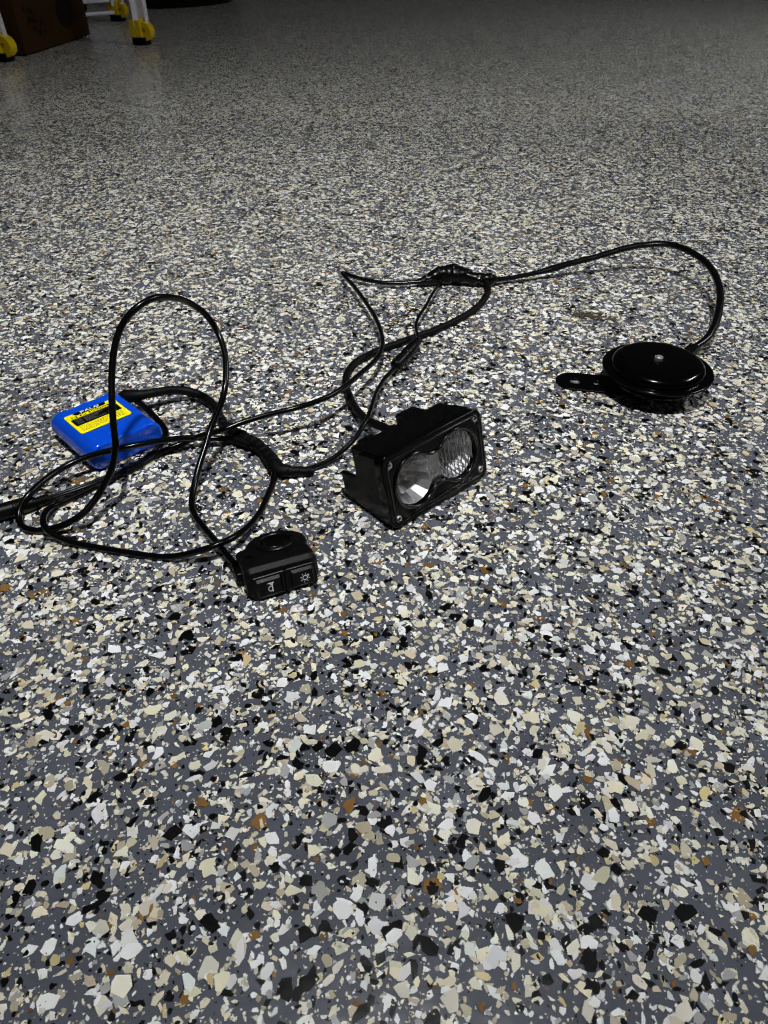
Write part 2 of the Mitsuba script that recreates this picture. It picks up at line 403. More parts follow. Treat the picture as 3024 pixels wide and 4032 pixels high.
def lay(x, y, d, rim):
    meshes, cols = [], []
    k_of = rng.integers(4, 9, len(x))
    z = 0.00018 + 0.00050 * rng.random(len(x))
    col = chip_colours(len(x))
    for k in (4, 5, 6, 7, 8):
        q = k_of == k
        m, c = chip_mesh(shape_chips(x[q], y[q], d[q], z[q], k), col[q], rim)
        meshes.append(m)
        cols.append(c)
    return meshes, cols


for i in big:
    m, c = chip_mesh(shape_chips(near_x[[i]], near_y[[i]], near_d[[i]], np.array([0.0005 + 0.0003 * rng.random()]), int(rng.integers(6, 10))), chip_colours(1))
    key = numbered('floor__chip')
    scene[key] = mikit.ply(m, 'chip_coat', color=c)
ms, cs = [], []
for x, y, d, rim in ((near_x[rest], near_y[rest], near_d[rest], True), (far_x, far_y, far_d, False), (bit_x, bit_y, bit_d, False)):
    a, b = lay(x, y, d, rim)
    ms += a
    cs += b
scene['floor__chip_scatter'] = mikit.ply(join(*ms), 'chip_coat', color=np.vstack(cs))
labels['floor__chip_scatter'] = {'kind': 'stuff'}

# a dark smear on the floor
blots = []
for k in range(46):
    u = rng.random() * 2 - 1
    cx, cy = 0.024 * u, 0.0085 * math.sqrt(1 - u * u) * (rng.random() * 2 - 1) + 0.002 * math.sin(5 * u)
    blots.append(sa.rotate(sa.scale(sg.Point(cx, cy).buffer(1.0, quad_segs=2), 0.0012 + 0.0034 * rng.random(), 0.0007 + 0.0012 * rng.random()), 30 * rng.standard_normal()))
smear = unary_union(blots)
smear = join(*[extrude(sg.Polygon(q.exterior), 0.0008, 0.00115) for q in getattr(smear, 'geoms', [smear])])
smear = put(smear, frame((0.2155, 0.699, 0), -17))
labels[obj('dirt_smear', smear, 'stain_brown', smooth=False)] = {'label': 'brown smear of dirt on the speckled floor behind the disc horn', 'category': 'stain'}


# ------------------------------------------------------------------ battery pack
B = frame((-0.2178, 0.4699, 0), 44.3)
pack = thing('battery_pack', 'bright blue shrink-wrapped battery pack with a yellow and black label', 'battery')
circ = unary_union([sg.Point(x, 0).buffer(0.0109, quad_segs=16) for x in (-0.0196, 0, 0.0196)])
circ = circ.buffer(0.05, quad_segs=48).buffer(-0.05, quad_segs=48)
line = circ.exterior
sect = sg.Polygon([line.interpolate(t, normalized=True) for t in np.linspace(0, 1, 120, endpoint=False)])
q = np.linspace(0, np.pi / 2, 7)
R0, L0 = 0.0026, 0.0330
prof = [(R0 * (1 - math.sin(t)), -L0 + R0 * (1 - math.cos(t))) for t in q] + [(R0 * (1 - math.cos(t)), L0 - R0 * (1 - math.sin(t))) for t in q]
shell = upright(loft(sect, prof))
shell = shell.subdivide()
v = shell.vertices
v += 0.00035 * (meshkit.fbm(v * 110, 2, 4) - 0.5)[:, None] * np.sign(v) * [0.6, 1, 0.35]
shell.vertices = v
shell.apply_translation([0, 0, 0.0110])
obj('shell', put(shell, B), 'film_blue', pack, smooth=50)
TOP = 0.0220
Bl = B @ T().translate([-0.0018, -0.0018, 0])
lab = extrude(rrect(0.042, 0.031, 0.0022, 0.0, 0.0070), TOP - 0.0002, TOP + 0.00012)
label_key = obj('label', put(lab, Bl), 'label_yellow', pack, smooth=False, label='yellow label with black panels and print')
tab = sg.Polygon([(-0.0135, 0.0225), (0.0135, 0.0225), (0.0128, 0.0196), (0.0118, 0.0186), (-0.0118, 0.0186), (-0.0128, 0.0196)])
obj('panel', put(extrude(tab, TOP, TOP + 0.00026), Bl), 'print_black', label_key, smooth=False)
obj('panel', put(extrude(rrect(0.0375, 0.0110, 0.0009, 0, 0.0088), TOP, TOP + 0.00026), Bl), 'print_black', label_key, smooth=False)
obj('lettering', put(flat_text('PALO', 0.0026, 0.0, 0.0194, TOP + 0.00022, 0.0002, 0.0155, True), Bl), 'print_white', label_key, smooth=False, label='white letters PALO')
obj('lettering', put(flat_text('12.6V 3000mAh', 0.0024, 0.0, 0.0153, TOP + 0.0001, 0.0002, 0.0345, True), Bl), 'print_black', label_key, smooth=False, label='black print 12.6V 3000mAh')


def fine_print(x0, x1, y, h, r):
    out, x = [], x0
    while x < x1:
        w = 0.0006 + 0.0012 * r.random()
        out.append(sg.box(x, y, min(x + w, x1), y + h * (0.75 + 0.25 * r.random())))
        x += w + 0.00035 + 0.0004 * r.random()
    return out


r_ = np.random.default_rng(3)
rows = []
for i, y in enumerate((0.0127, 0.0109, 0.0091, 0.0073, 0.0055)):
    rows += fine_print(-0.0165, -0.0115, y, 0.0008, r_) + fine_print(-0.0095, (0.009, 0.006, 0.002, -0.002, 0.007)[i], y, 0.0009, r_)
obj('fine_print', put(join(*[extrude(b, TOP + 0.0002, TOP + 0.0004) for b in rows]), Bl), 'print_grey', label_key, smooth=False, stuff=True)
rows = []
for i, y in enumerate((0.0012, -0.0006, -0.0024, -0.0042, -0.0060)):
    rows += fine_print(-0.0180, 0.0060 - 0.001 * i, y, 0.0009, r_) + fine_print(0.0105, 0.0170, y, 0.0011, r_)
obj('fine_print', put(join(*[extrude(b, TOP + 0.0001, TOP + 0.0003) for b in rows]), Bl), 'print_olive', label_key, smooth=False, stuff=True)
obj('red_wire', tube(spline(np.array([(-217.0, 511.0, 17.0), (-214.0, 514.5, 19.0), (-211.0, 516.5, 19.2), (-207.0, 516.0, 17.5)]) / 1000, soft=0), 0.0010), 'wire_red', pack, label='short red wire at the corner of the pack')
c = spline(np.array(PATHS['lead']) / 1000)
t = np.gradient(c, axis=0)
side = np.cross(t, [0, 0, 1.0])
side /= np.linalg.norm(side, axis=1, keepdims=True)
for s in (-1, 1):
    obj('lead', tube(c + side * s * 0.0013, 0.00135, 12), 'cable_black', pack)
plug = spline(np.array(PATHS['plug_relief']) / 1000, 0.0004, 0)
obj('strain_relief', tube(plug, 0.0033, 18, wob=lambda s, a: 1 + 0.10 * (np.cos(s * 2 * np.pi / 0.0021) > 0) + 0 * a), 'plastic_black', pack)
c = spline(np.array(PATHS['plug']) / 1000, 0.0004, 0)
s = np.linspace(0, 1, len(c))
L = np.linalg.norm(np.diff(c, axis=0), axis=1).sum()
obj('barrel_plug', tube(c, np.interp(s * L, [0, 0.002, 0.008, 0.012, 1], [0.0042, 0.0050, 0.0056, 0.0058, 0.0058]), 28,
                        wob=lambda s, a: 1 - 0.035 * ((s > 0.0085) & (s < 0.0150) & (np.cos(s * 2 * np.pi / 0.0014) > 0.2)) + 0 * a), 'plastic_black', pack, smooth=50)


# ------------------------------------------------------------------ wiring harness
har = thing('wiring_harness', 'tangle of black cables with taped joints running between battery, switch, lamp and horn', 'cable')


def run(name, r, bsdf='cable_black', sides=16, label=None, soft=0.004, wob=None, squash=None, path=None):
    c = spline(np.array(PATHS[path or name]) / 1000, 0.0012, soft)
    return obj(name.rsplit('_0', 1)[0], tube(c, r, sides, squash, wob), bsdf, har, smooth=60, label=label)


def wrapped(amount, pitch, seed):
    """Wound tape: overlapping edges along the length and a lumpy outline."""
    def f(s, a):
        ph = (s / pitch + a / (2 * np.pi)) % 1.0
        lump = meshkit.noise(np.stack(np.broadcast_arrays(s * 160, 1.3 * np.cos(a), 1.3 * np.sin(a)), -1), seed) - 0.5
        return 1 + amount * (ph - 0.5) + amount * 1.6 * lump
    return f


run('switch_cable', 0.0023, label='long glossy black cable that stands up in a tall loop')
run('long_cable', 0.0022, label='black cable curling on the floor and running back to the far joint')
run('lamp_cable', 0.0034, 'sleeve_black', 18, label='thick black cable that enters the back of the lamp')
run('thin_cable', 0.0016, soft=0.002)
run('thin_cable_001', 0.0019)
c = spline(np.array(PATHS['battery_cable']) / 1000)
bc_r = np.interp(np.linspace(0, 1, len(c)), [0, .05, .16, 1], [.0030, .0062, .0037, .0036])
run('battery_cable', bc_r, 'sleeve_black', 18, label='thick black sleeved cable leaving the battery corner', wob=wrapped(0.05, 0.009, 2))
c = spline(np.array(PATHS['inline_connector']) / 1000, 0.0006, 0.002)
s = np.linspace(0, 1, len(c))
obj('inline_connector', tube(c, np.interp(s, [0, .06, .12, .35, .60, .61, .70, .71, .92, .97, 1], [.0020, .0026, .0040, .0052, .0056, .0050, .0050, .0057, .0056, .0050, .0030]), 20), 'plastic_black', har)
c = spline(np.array(PATHS['joint']) / 1000, 0.0006, 0.003)
s = np.linspace(0, 1, len(c))
obj('taped_joint', tube(c, np.interp(s, [0, .12, .3, .5, .72, .8, .9, 1], [.0038, .0044, .0050, .0050, .0056, .0050, .0040, .0030]), 20, wob=wrapped(0.13, 0.008, 5)), 'sleeve_black', har, smooth=30, label='matte black taped joint where three cables meet')
obj('taped_joint', tube(spline(np.array([(-104.0, 455.0, 6.0), (-109.5, 459.0, 6.0), (-116.0, 462.5, 6.0)]) / 1000, 0.0006, 0), 0.0030, 14), 'sleeve_black', har)
c = spline(np.array(PATHS['splice']) / 1000, 0.0005, 0.002)
s = np.linspace(0, 1, len(c))
obj('taped_splice', tube(c, np.interp(s, [0, .08, .20, .34, .46, .56, .64, .72, .80, .90, .95, 1], [.0026, .0042, .0078, .0098, .0104, .0094, .0082, .0066, .0066, .0078, .0060, .0042]), 28, wob=wrapped(0.17, 0.0165, 9)), 'tape_black', har, smooth=25, label='glossy black lump of insulating tape on the far joint')
c = spline(np.array(PATHS['horn_cable']) / 1000)
s = np.linspace(0, 1, len(c))
obj('horn_cable', tube(c, np.interp(s, [0, .12, .16, .22, .9, 1], [.0030, .0030, .0046, .0040, .0038, .0032]), 18, squash=(1, 0.8), wob=wrapped(0.06, 0.02, 11)), 'tape_black', har, smooth=50, label='black taped cable arching back to the horn')


# ------------------------------------------------------------------ lamp
Lm = frame((0.0373, 0.3958, 0.0281), 42.1, -14.9)
lamp = thing('work_lamp', 'black rectangular LED lamp with two round reflectors behind one figure-eight lens', 'lamp')


def lp(name, mesh, bsdf, smooth=35, parent=lamp, label=None):
    return obj(name, put(mesh, Lm), bsdf, parent, smooth=smooth, label=label)


def peanut(grow=0.0):
    p = unary_union([sg.Point(x, z).buffer(0.0172, quad_segs=24) for x, z in ((-0.0210, 0.0002), (0.0200, 0.0018))])
    p = unary_union([p, sg.box(-0.009, -0.0088, 0.009, 0.0112)])
    p = p.buffer(0.012, quad_segs=16).buffer(-0.012, quad_segs=16)
    ring = p.buffer(grow, quad_segs=16).exterior
    return sg.Polygon([ring.interpolate(t, normalized=True) for t in np.linspace(0, 1, 200, endpoint=False)])


plate = rrect(0.0957, 0.0546, 0.0078, seg=10)
bez = plate.difference(peanut(0.0012))
bolts = [(-0.0410, 0.0195), (0.0410, 0.0205), (0.0410, -0.0195), (-0.0410, -0.0205)]
for x, z in bolts:
    bez = bez.difference(sg.Point(x, z).buffer(0.0028, quad_segs=8))
rnd = [(0.0013 * (1 - math.cos(t)), -0.0013 * (1 - math.sin(t))) for t in np.linspace(0, np.pi / 2, 6)]
front = upright(loft(bez, [(0, -0.0075)] + rnd))
bezel = lp('bezel', front, 'gloss_black', 40)
step = rrect(0.0885, 0.0475, 0.0062).difference(rrect(0.0859, 0.0449, 0.0050))
lp('ridge', upright(loft(step, [(0, -0.0005), (0.00005, 0.0003), (0.0002, 0.0006), (0.0004, 0.0007), (0.0005, 0.00072)])), 'rim_black', 60, bezel)
lip = peanut(0.0030).difference(peanut(0.0006))
lp('lens_rim', upright(loft(lip, [(0, -0.0012), (0, 0.0006), (0.0001, 0.0010), (0.0004, 0.0014), (0.0008, 0.00155), (0.0011, 0.0016)])), 'rim_black', 60, bezel)
for zz, x0, x1 in ((-0.0205, -0.027, 0.030), ):
    lp('ridge', rbox(x0, x1, -0.0011, 0.0003, zz - 0.0005, zz + 0.0005, 0.0004), 'rim_black', 60, bezel)
# body behind the bezel, its lower edge cut so that it clears the floor
side_prof = sg.Polygon([(0.0075, 0.0255), (0.0075, -0.0245), (0.012, -0.0232), (0.046, -0.0135), (0.0495, -0.0115), (0.0495, 0.0058), (0.0325, 0.0058), (0.0310, 0.0160), (0.0280, 0.0225), (0.0240, 0.0255)])
core_prof = sg.Polygon([(0.0075, 0.0262), (0.0075, -0.0235), (0.0360, -0.0155), (0.0360, 0.0262)])


def across(poly, x0, x1, bevel=0.0006):
    """A profile in (y, z) drawn out along x."""
    m = extrude(poly, x0, x1, bevel)
    M = np.eye(4)
    M[:3, :3] = [[0, 0, 1], [1, 0, 0], [0, 1, 0]]
    m.apply_transform(M)
    return m


shellm = to_manifold(across(core_prof, -0.0435, 0.0435)) - to_manifold(upright(extrude(peanut(-0.0004), -0.024, 0.01)))
lp('housing', from_manifold(shellm), 'coat_black', 30)
for s in (-1, 1):
    lp('end_plate', across(side_prof, s * 0.0450 - 0.0016, s * 0.0450 + 0.0016), 'coat_black', 30)
for x, yb, zt in ((-0.030, .0440, .0240), (-0.0245, .0445, .0250), (-0.0190, .0470, .0235), (-0.0085, .0400, .0225), (-0.0015, .0425, .0255), (0.0055, .0425, .0260), (0.0125, .0490, .0262), (0.0195, .0545, .0262), (0.0270, .0535, .0262), (0.0345, .0410, .0250), (0.0405, .0400, .0250)):
    fin = sg.Polygon([(0.0355, -0.0152), (yb - 0.004, -0.0140), (yb, -0.009), (yb, zt - 0.003), (yb - 0.003, zt), (0.0355, zt)])
    lp('fin', across(fin, x - 0.0018, x + 0.0018, 0.0004), 'coat_black', 30)
lp('top_block', rbox(0.0115, 0.0290, 0.036, 0.0525, 0.010, 0.0262, 0.002), 'coat_black', 30)
lp('top_block', rbox(-0.0315, -0.0170, 0.036, 0.0455, 0.008, 0.0245, 0.002), 'coat_black', 30)
gl = trimesh.creation.cylinder(0.0052, 0.014, sections=24)
gl.apply_transform(trimesh.transformations.rotation_matrix(np.pi / 2, [1, 0, 0]))
gl.apply_translation([-0.0130, 0.047, 0.0030])
lp('cable_gland', gl, 'plastic_black', 40)
# lens, reflectors
lens = upright(extrude(peanut(0.0010), -0.00105, -0.00100))
g_v, g_f = trimesh.creation.triangulate_polygon(peanut(0.0010), engine='earcut')
lp('lens', upright(trimesh.Trimesh(np.column_stack([g_v, np.full(len(g_v), -0.0010)]), g_f, process=False)), 'lens_clear', False)


def bowl(cx, cz, rad, depth, ribs):
    n, m = (96, 22) if ribs else (17, 4)
    rr = np.linspace(0.16, 1, m) if ribs else np.array([0.16, 0.40, 0.70, 1.0])
    a = np.linspace(0, 2 * np.pi, n, endpoint=False) + (0 if ribs else 0.58)
    A, Rr = np.meshgrid(a, rr)
    x, z = rad * Rr * np.cos(A), rad * Rr * np.sin(A)
    y = 0.0024 + depth * (1 - Rr**2)
    if ribs:
        y = y + 0.0012 * np.abs(((x / 0.0034 + z / 0.03) % 1.0) - 0.5) * 2
    v = np.column_stack([(cx + x).ravel(), y.ravel(), (cz + z).ravel()])
    i, j = np.meshgrid(np.arange(m - 1), np.arange(n), indexing='ij')
    q = np.stack([i * n + j, i * n + (j + 1) % n, (i + 1) * n + (j + 1) % n, (i + 1) * n + j], -1).reshape(-1, 4)
    return trimesh.Trimesh(v, np.vstack([q[:, [0, 1, 2]], q[:, [0, 2, 3]]]), process=False)


for k, (x, z) in enumerate(((-0.0210, 0.0002), (0.0200, 0.0018))):
    key = lp('reflector', bowl(x, z, 0.0176, 0.019, k == 1), 'mirror', False, label=('smooth faceted reflector', 'finely ribbed reflector')[k])
    lp('chip', rbox(x - 0.0026, x + 0.0026, 0.0205, 0.0216, z - 0.0026, z + 0.0026, 0.0003), 'print_grey', 30, key)
lp('reflector_bridge', rbox(-0.0062, 0.0052, 0.0030, 0.0050, -0.0105, 0.0130, 0.0008), 'mirror', 30)
# fluted lens ribs over the right reflector
for k in range(9):
    x = 0.0200 - 0.0144 + 0.0036 * k
    h = math.sqrt(max(0.0170**2 - (x - 0.0200)**2, 1e-6))
    rib = trimesh.creation.cylinder(0.0004, 2 * h, sections=8)
    rib.apply_translation([x, 0.0008, 0.0018])
    lp('lens_rib', rib, 'mirror', 60)
for x, z in bolts:
    head = lathe([(0, -0.0030), (0.0026, -0.0030), (0.0026, -0.0003), (0.0021, 0.0004), (0.0014, 0.0004), (0.0012, -0.0010), (0, -0.0010)], 24)
    M = np.eye(4)
    M[:3, :3] = [[1, 0, 0], [0, 0, -1], [0, 1, 0]]
    head.apply_transform(M)
    head.apply_translation([x, 0, z])
    b = lp('bolt', head, 'steel', 40)
    sock = trimesh.creation.cylinder(0.0012, 0.0004, sections=6)
    sock.apply_transform(M)
    sock.apply_translation([x, 0.0006, z])
    lp('socket', sock, 'print_black', False, b)


# ------------------------------------------------------------------ horn
H = frame((0.2352, 0.5485, 0), 0)
horn = thing('disc_horn', 'glossy black disc horn lying flat with a central steel nut and two-hole bracket', 'horn')


def hp(name, mesh, bsdf, smooth=40, parent=horn, label=None):
    return obj(name, put(mesh, H), bsdf, parent, smooth=smooth, label=label)


e = 0.001
dome = [(0.0388, .0222), (0.0391, .0234), (0.0390, .0246), (0.0385, .0260), (0.0374, .0276), (0.0356, .0290), (0.0332, .0300), (0.0295, .0306), (0.0200, .0311), (0.0090, .0313), (0.0070, .0311), (0, .0311)]
hp('dome', lathe(dome, 96), 'gloss_black', 60)
rim = [(0.0370, .0205), (0.0448, .0205), (0.0459, .0210), (0.0463, .0218), (0.0459, .0226), (0.0448, .0230), (0.0418, .0229), (0.0397, .0231), (0.0380, .0231)]
hp('rim', lathe(rim, 96), 'gloss_black', 60)
bowl_p = [(0, .0024), (0.0190, .0024), (0.0205, .0036), (0.0215, .0060), (0.0250, .0078), (0.0330, .0100), (0.0352, .0104), (0.0360, .0112), (0.0362, .0124), (0.0356, .0132), (0.0372, .0146), (0.0392, .0172), (0.0406, .0178), (0.0412, .0186), (0.0410, .0194), (0.0424, .0200), (0.0435, .0204), (0.0380, .0206)]
hp('back_shell', lathe(bowl_p, 96), 'gloss_black', 25)
nutk = hp('nut', put(trimesh.creation.cylinder(0.0038, 0.0020, sections=6), frame((-0.002, -0.002, 0.0326), 15)), 'steel', False)
hp('stud', lathe([(0, .0332), (0.0022, .0332), (0.0025, .0339), (0.0021, .0345), (0.0010, .0346), (0, .0342)], 20).apply_translation([-0.002, -0.002, 0]), 'steel', 40, nutk)
hp('washer', lathe([(0.0, .0308), (0.0062, .0308), (0.0062, .0317), (0, .0317)], 32).apply_translation([-0.002, -0.002, 0]), 'rim_black', 30, nutk)
strip = sg.LineString([(-0.070, 0), (0.008, 0)]).buffer(0.0150, quad_segs=12)
strip = strip.difference(sg.Point(-0.0680, 0).buffer(0.0048)).difference(sg.Point(-0.0490, 0).buffer(0.0035))
hp('bracket', put(extrude(strip, 0.0, 0.0014, 0.0003), frame((0.0022, 0.0000, 0.0009), -11, 0, 0)), 'coat_black', 30)
hp('bolt', trimesh.creation.cylinder(0.0085, 0.0024, sections=6).apply_translation([0, 0, 0.0012]), 'coat_black', False)
hp('terminal', put(rbox(-0.0055, 0.0055, -0.012, 0.010, -0.0035, 0.0035, 0.0012), frame((0.0465, 0.0475, 0.0130), -42, 4)), 'plastic_black', 30)


# ------------------------------------------------------------------ handlebar switch
Sw = frame((-0.0619, 0.3082, 0.0112), 23.4, -16.3)
sw = thing('handlebar_switch', 'small black handlebar switch with two buttons and a ring clamp', 'switch')


def sp(name, mesh, bsdf, smooth=35, parent=sw, label=None):
    return obj(name, put(mesh, Sw), bsdf, parent, smooth=smooth, label=label)


hole = sg.Point(0.0045, 0.0300).buffer(0.0098, quad_segs=24)
plan = unary_union([rrect(0.0450, 0.0180, 0.0060, 0, 0.0095), sg.Point(0.0040, 0.0270).buffer(0.0200, quad_segs=24),
                    rrect(0.0330, 0.0240, 0.0050, -0.0058, 0.0195)]).buffer(0.003, quad_segs=6).buffer(-0.003, quad_segs=6)
plan = plan.difference(hole)
pl_ring = [(0.0012, -0.0100), (0, -0.0088), (0, 0.0076), (0.0004, 0.0084), (0.0014, 0.0090)]
body = loft(plan.simplify(0.00003), pl_ring)
lift = np.array(body.vertices)
# under side follows the floor: the switch leans back, so its far end is cut away
lift[:, 2] = np.maximum(lift[:, 2], -0.0105 + np.tan(math.radians(16.3)) * np.maximum(lift[:, 1], 0))
body.vertices = lift
sp('body', body, 'plastic_black', 30)
ringp = sg.Point(0.0045, 0.0300).buffer(0.0130, quad_segs=24).difference(sg.Point(0.0045, 0.0300).buffer(0.0099, quad_segs=24))
sp('clamp_ring', loft(ringp, [(0, 0.0080), (0, 0.0094), (0.0006, 0.0100)]), 'plastic_black', 30)
facep = sg.Polygon([(-0.0205, 0.0096), (0.0205, 0.0088), (0.0222, 0.0070), (0.0224, -0.0055), (0.0195, -0.0092), (0.0100, -0.0112), (-0.0080, -0.0120), (-0.0185, -0.0112), (-0.0220, -0.0080), (-0.0224, 0.0074)]).buffer(-0.0044, quad_segs=8).buffer(0.0050, quad_segs=8)
sp('face_plate', upright(loft(facep, [(0, -0.0040), (0, -0.0012), (0.0022, 0.0014), (0.0026, 0.0016)])), 'satin_black', 25)
sp('button_tray', upright(loft(rrect(0.0405, 0.0150, 0.0020, 0.0005, -0.0030), [(0, 0.0012), (0, 0.0020), (0.0004, 0.0024)])), 'button_black', 25)
def button(x0, x1, z0, z1):
    p = rrect(x1 - x0, z1 - z0, 0.0014, (x0 + x1) / 2, (z0 + z1) / 2)
    return upright(loft(p, [(0, 0.0020), (0, 0.0026), (0.0016, 0.0040)]))
b0 = sp('button', button(-0.0180, -0.0012, -0.0098, 0.0030), 'button_black', 25, label='left button with a white horn symbol')
b1 = sp('button', button(0.0040, 0.0192, -0.0092, 0.0030), 'button_black', 25, label='right button with a white lamp symbol')
sp('rib', rbox(0.0004, 0.0022, -0.0044, -0.0015, -0.0110, 0.0055, 0.0006), 'button_black', 30)
mm = 0.001
hornp = unary_union([
    sg.Polygon([(-2.5, 3.3), (2.5, 3.7), (2.35, 3.35), (1.5, 2.0), (1.35, 0.4), (1.35, -3.4), (1.0, -3.4), (0.55, -3.0), (0.55, 0.2), (0.3, 1.8), (-0.9, 2.9)]),
    sa.scale(sg.Point(0, 0).buffer(1.0, quad_segs=16), 1.65, 1.95).difference(sa.scale(sg.Point(0, 0).buffer(1.0, quad_segs=16), 1.10, 1.45)).buffer(0)])
hornp = unary_union([hornp.geoms[0] if hornp.geom_type != 'Polygon' and False else hornp])
hornp = unary_union([sg.Polygon([(-2.5, 3.3), (2.5, 3.7), (2.35, 3.35), (1.5, 2.0), (1.35, 0.4), (1.35, -3.4), (1.0, -3.4), (0.55, -3.0), (0.55, 0.2), (0.3, 1.8), (-0.9, 2.9)]),
                     sa.translate(sa.scale(sg.Point(0, 0).buffer(1.0, quad_segs=16), 1.65, 1.95).difference(sa.scale(sg.Point(0, 0).buffer(1.0, quad_segs=16), 1.15, 1.45)), -0.35, -0.9)])
hornp = sa.translate(sa.scale(hornp, 0.92 * mm, 0.92 * mm, origin=(0, 0)), -0.0090, -0.0034)


def flat(shape, d0, d1):
    gs = getattr(shape, 'geoms', [shape])
    return upright(join(*[loft(q, [(0, d0), (0, d1)]) for q in gs]))


sp('symbol', flat(hornp, 0.0038, 0.0042), 'icon_white', False, b0, label='white horn symbol')
lampp = [sg.Point(0, 0).buffer(1.75, quad_segs=16).difference(sg.Point(0, 0).buffer(1.3, quad_segs=16))]
for k in range(8):
    a = math.radians(k * 45 - 60)
    if k != 2:
        lampp.append(sg.LineString([(2.35 * math.cos(a), 2.35 * math.sin(a)), (3.3 * math.cos(a), 3.3 * math.sin(a))]).buffer(0.2, quad_segs=3))
lampp.append(sa.rotate(rrect(1.9, 1.3, 0.4, 2.3, 0.0).difference(rrect(1.1, 0.55, 0.2, 2.3, 0)), 30, origin=(0, 0)).difference(sg.Point(0, 0).buffer(1.5)))
lampp = sa.translate(sa.scale(unary_union(lampp), 0.92 * mm, 0.92 * mm, origin=(0, 0)), 0.0126, -0.0036)
sp('symbol', flat(lampp, 0.0038, 0.0042), 'icon_white', False, b1, label='white lamp symbol')
sp('strain_relief', rbox(-0.0265, -0.0200, 0.012, 0.0250, -0.0040, 0.0030, 0.0015), 'plastic_black', 30)
sp('screw', lathe([(0, .0088), (0.0022, .0088), (0.0022, .0094), (0.0016, .0098), (0, .0098)], 20).apply_translation([-0.0150, 0.0190, 0]), 'gloss_black', 40)


# ------------------------------------------------------------------ step ladder, boxes and tub at the far end
lad = thing('step_ladder', 'aluminium step ladder standing on yellow feet with black rubber pads', 'ladder')


def ladder_leg(x, y, yaw, lean_x, lean_y, h=0.75):
    chan = sg.Polygon([(-0.025, 0.014), (-0.025, -0.014), (-0.011, -0.014), (-0.011, -0.011), (-0.022, -0.011), (-0.022, 0.011), (0.022, 0.011), (0.022, -0.011), (0.014, -0.011), (0.014, -0.014), (0.025, -0.014), (0.025, 0.014)])
    m = loft(chan, [(0, 0.05), (0, h)])
    sh = np.eye(4)
    sh[0, 2], sh[1, 2] = lean_x, lean_y
    for mesh in (m,):
        mesh.apply_transform(sh)
    k = obj('leg', put(m, frame((x, y, 0), yaw + 42)), 'aluminium', lad, smooth=False)
    shoe = to_manifold(rbox(-0.028, 0.012, -0.019, 0.019, 0.018, 0.066, 0.004)) + to_manifold(rbox(0.005, 0.028, -0.015, 0.019, 0.030, 0.064, 0.003))
    lug = from_manifold(m3.Manifold.cylinder(0.032, 0.026, 0.026, 28).rotate([90, 0, 0]).translate([0.013, 0.015, 0.037]) - m3.Manifold.cylinder(0.03, 0.0075, 0.0075, 20).rotate([90, 0, 0]).translate([0.016, 0.0, 0.040]))
    f = obj('foot', put(join(from_manifold(to_manifold(rbox(-0.030, 0.010, -0.022, 0.019, 0.021, 0.068, 0.003))), lug), frame((x, y, 0), yaw)), 'foot_yellow', k, smooth=30)
    obj('pad', put(rbox(-0.028, 0.020, -0.021, 0.018, 0.0, 0.022, 0.003), frame((x, y, 0), yaw)), 'rubber_black', k, smooth=30)


ladder_leg(-0.780, 2.745, -12, 0.03, 0.06)
ladder_leg(-1.088, 2.400, -12, -0.03, 0.05)
ladder_leg(-1.050, 3.420, -12, 0.02, -0.06)
ladder_leg(-1.620, 2.900, -12, 0.02, -0.06)
d = np.array([-1.620 + 1.050, 2.900 - 3.420])
c = np.array([-1.335, 3.160])
obj('cross_brace', put(rbox(-0.385, 0.385, -0.006, 0.006, -0.022, 0.022, 0.003), frame((c[0], c[1], 0.085), math.degrees(math.atan2(d[1], d[0])))), 'aluminium', lad, smooth=30)
obj('cross_brace', put(rbox(-0.385, 0.385, -0.010, 0.010, -0.006, 0.006, 0.003), frame((c[0], c[1], 0.030), math.degrees(math.atan2(d[1], d[0])))), 'aluminium', lad, smooth=30)


def card(p, n, uv):
    return mi.Color3f(0.040, 0.019, 0.005) * (0.75 + 0.5 * fbm(p.x * 9, p.y * 9, p.z * 9, 3))


paint('cardboard', proc(card), 0.8, 0.1)
paint('card_print', (0.012, 0.009, 0.006), 0.8, 0.1)
box = thing('cardboard_box', 'brown cardboard box with a dark round print standing behind the ladder leg', 'box')
a, b = np.array([-1.060, 2.490]), np.array([-1.020, 2.960])
u = (b - a) / np.linalg.norm(b - a)
Bx = frame((a[0], a[1], 0), math.degrees(math.atan2(u[1], u[0])))
obj('carton', put(rbox(0, np.linalg.norm(b - a), 0.0, 0.32, 0.004, 0.42, 0.003), Bx), 'cardboard', box, smooth=30)
w = np.linalg.norm(b - a)
obj('print', put(upright(extrude(sa.scale(sg.Point(0, 0).buffer(0.045), 1.25, 1.0), 0.0, 0.0012)), Bx @ T().translate([0.66 * w, 0.0, 0.085])), 'card_print', box, smooth=False, label='dark round print')
pts = rng.random((26, 2))
marks = unary_union([sg.Point(0.10 * w + 0.22 * w * p[0], 0.075 + 0.05 * p[1] - 0.05 * p[0]).buffer(0.006 * (0.5 + rng.random()), quad_segs=3) for p in pts])
obj('print', put(join(*[upright(extrude(q, 0.0, 0.0010)) for q in getattr(marks, 'geoms', [marks])]), Bx), 'card_print', box, smooth=False, label='dark broken print')
box2 = thing('cardboard_box', 'pale cardboard box far behind between the two back ladder legs', 'box')
obj('carton', put(rbox(-0.16, 0.16, 0, 0.25, 0.03, 0.36, 0.004), frame((-1.30, 3.36, 0), 44)), 'cardboard', box2, smooth=30)
obj('base', put(rbox(-0.155, 0.155, 0.005, 0.245, 0.0, 0.032, 0.004), frame((-1.30, 3.36, 0), 44)), 'tub_black', box2, smooth=30)
tub = thing('storage_tub', 'black rounded plastic tub at the far edge of the floor', 'tub')
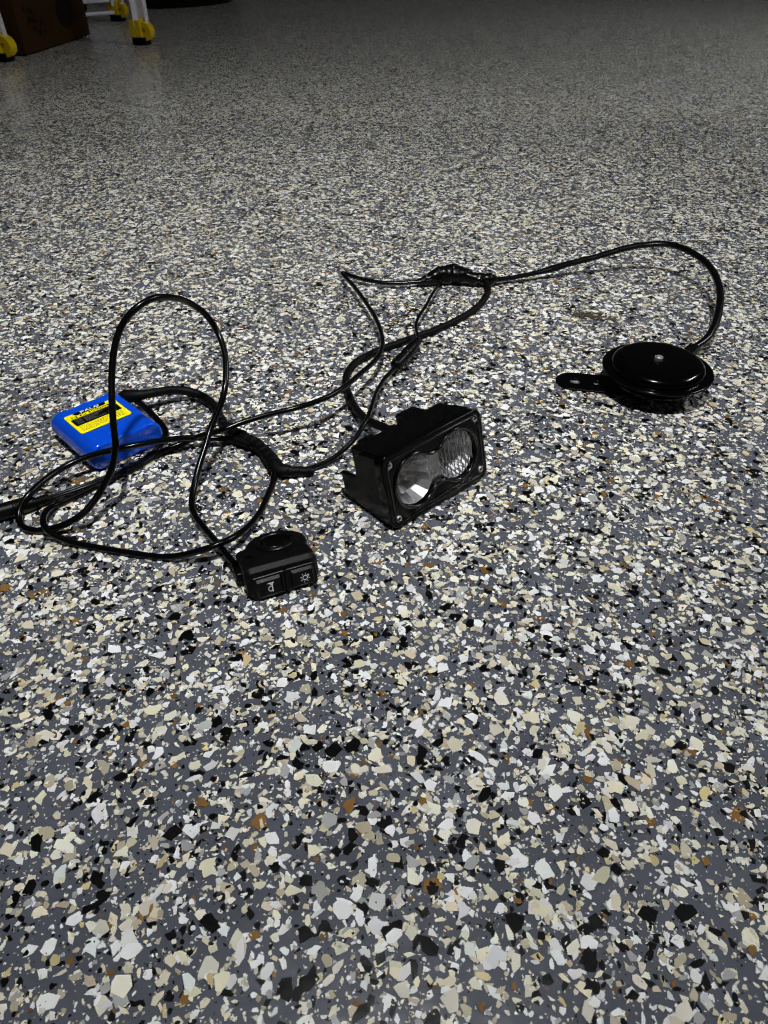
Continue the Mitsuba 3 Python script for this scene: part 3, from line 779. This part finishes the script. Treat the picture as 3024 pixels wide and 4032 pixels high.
tb = lathe([(0, 0.002), (0.20, 0.002), (0.235, 0.012), (0.250, 0.035), (0.262, 0.060), (0.262, 0.068), (0.256, 0.070), (0.268, 0.35), (0.280, 0.35), (0.280, 0.36), (0.262, 0.36), (0.24, 0.04), (0, 0.03)], 64)
tb.apply_scale([1.25, 0.75, 1.0])
obj('shell', put(tb, frame((-0.945, 4.150, 0), 57)), 'tub_black', tub, smooth=40)


# ------------------------------------------------------------------ hanging lights (outside the picture)
pos, (lx, ly) = STRIP['at'], STRIP['size']
k = thing('strip_light', 'long white strip light hanging to the right of the wiring', 'light')
M = frame(pos, STRIP['turn'])
t = put(trimesh.Trimesh([[-lx / 2, -ly / 2, 0], [-lx / 2, ly / 2, 0], [lx / 2, ly / 2, 0], [lx / 2, -ly / 2, 0]], [[0, 1, 2], [0, 2, 3]], process=False), M)
key = obj('diffuser', t, 'case_white', k, smooth=False)
scene[key]['emitter'] = {'type': 'area', 'radiance': rgb(*STRIP['radiance'])}
obj('case', put(rbox(-lx / 2 - 0.02, lx / 2 + 0.02, -ly / 2 - 0.02, ly / 2 + 0.02, 0.004, 0.06, 0.004), M), 'case_white', k, smooth=30)
k = thing('spotlight', 'black can spotlight hanging above the wiring', 'light')
at, aim = np.array(CAN['at']), np.array(CAN['aim'])
w_ = (at - aim) / np.linalg.norm(at - aim)
u_ = np.cross([0, 1, 0], w_)
u_ /= np.linalg.norm(u_)
M = T([[u_[0], np.cross(w_, u_)[0], w_[0], at[0]], [u_[1], np.cross(w_, u_)[1], w_[1], at[1]], [u_[2], np.cross(w_, u_)[2], w_[2], at[2]], [0, 0, 0, 1]])
n = 40
a = np.arange(n) * 2 * np.pi / n
rim_v = np.column_stack([CAN['disc'] * np.cos(a), CAN['disc'] * np.sin(a), 0 * a])
disc = trimesh.Trimesh(np.vstack([rim_v, [[0, 0, 0]]]), np.column_stack([(np.arange(n) + 1) % n, np.arange(n), np.full(n, n)]), process=False)
key = obj('bulb', put(disc, M), 'case_white', k, smooth=False)
scene[key]['emitter'] = {'type': 'area', 'radiance': rgb(*CAN['radiance'])}
tb, dp = CAN['tube'], CAN['deep']
obj('can', put(lathe([(0, 0.010), (0, 0.004), (tb, 0.004), (tb, -dp), (tb + 0.004, -dp), (tb + 0.004, 0.10), (0, 0.10)][1:], 48), M), 'case_black', k, smooth=30)
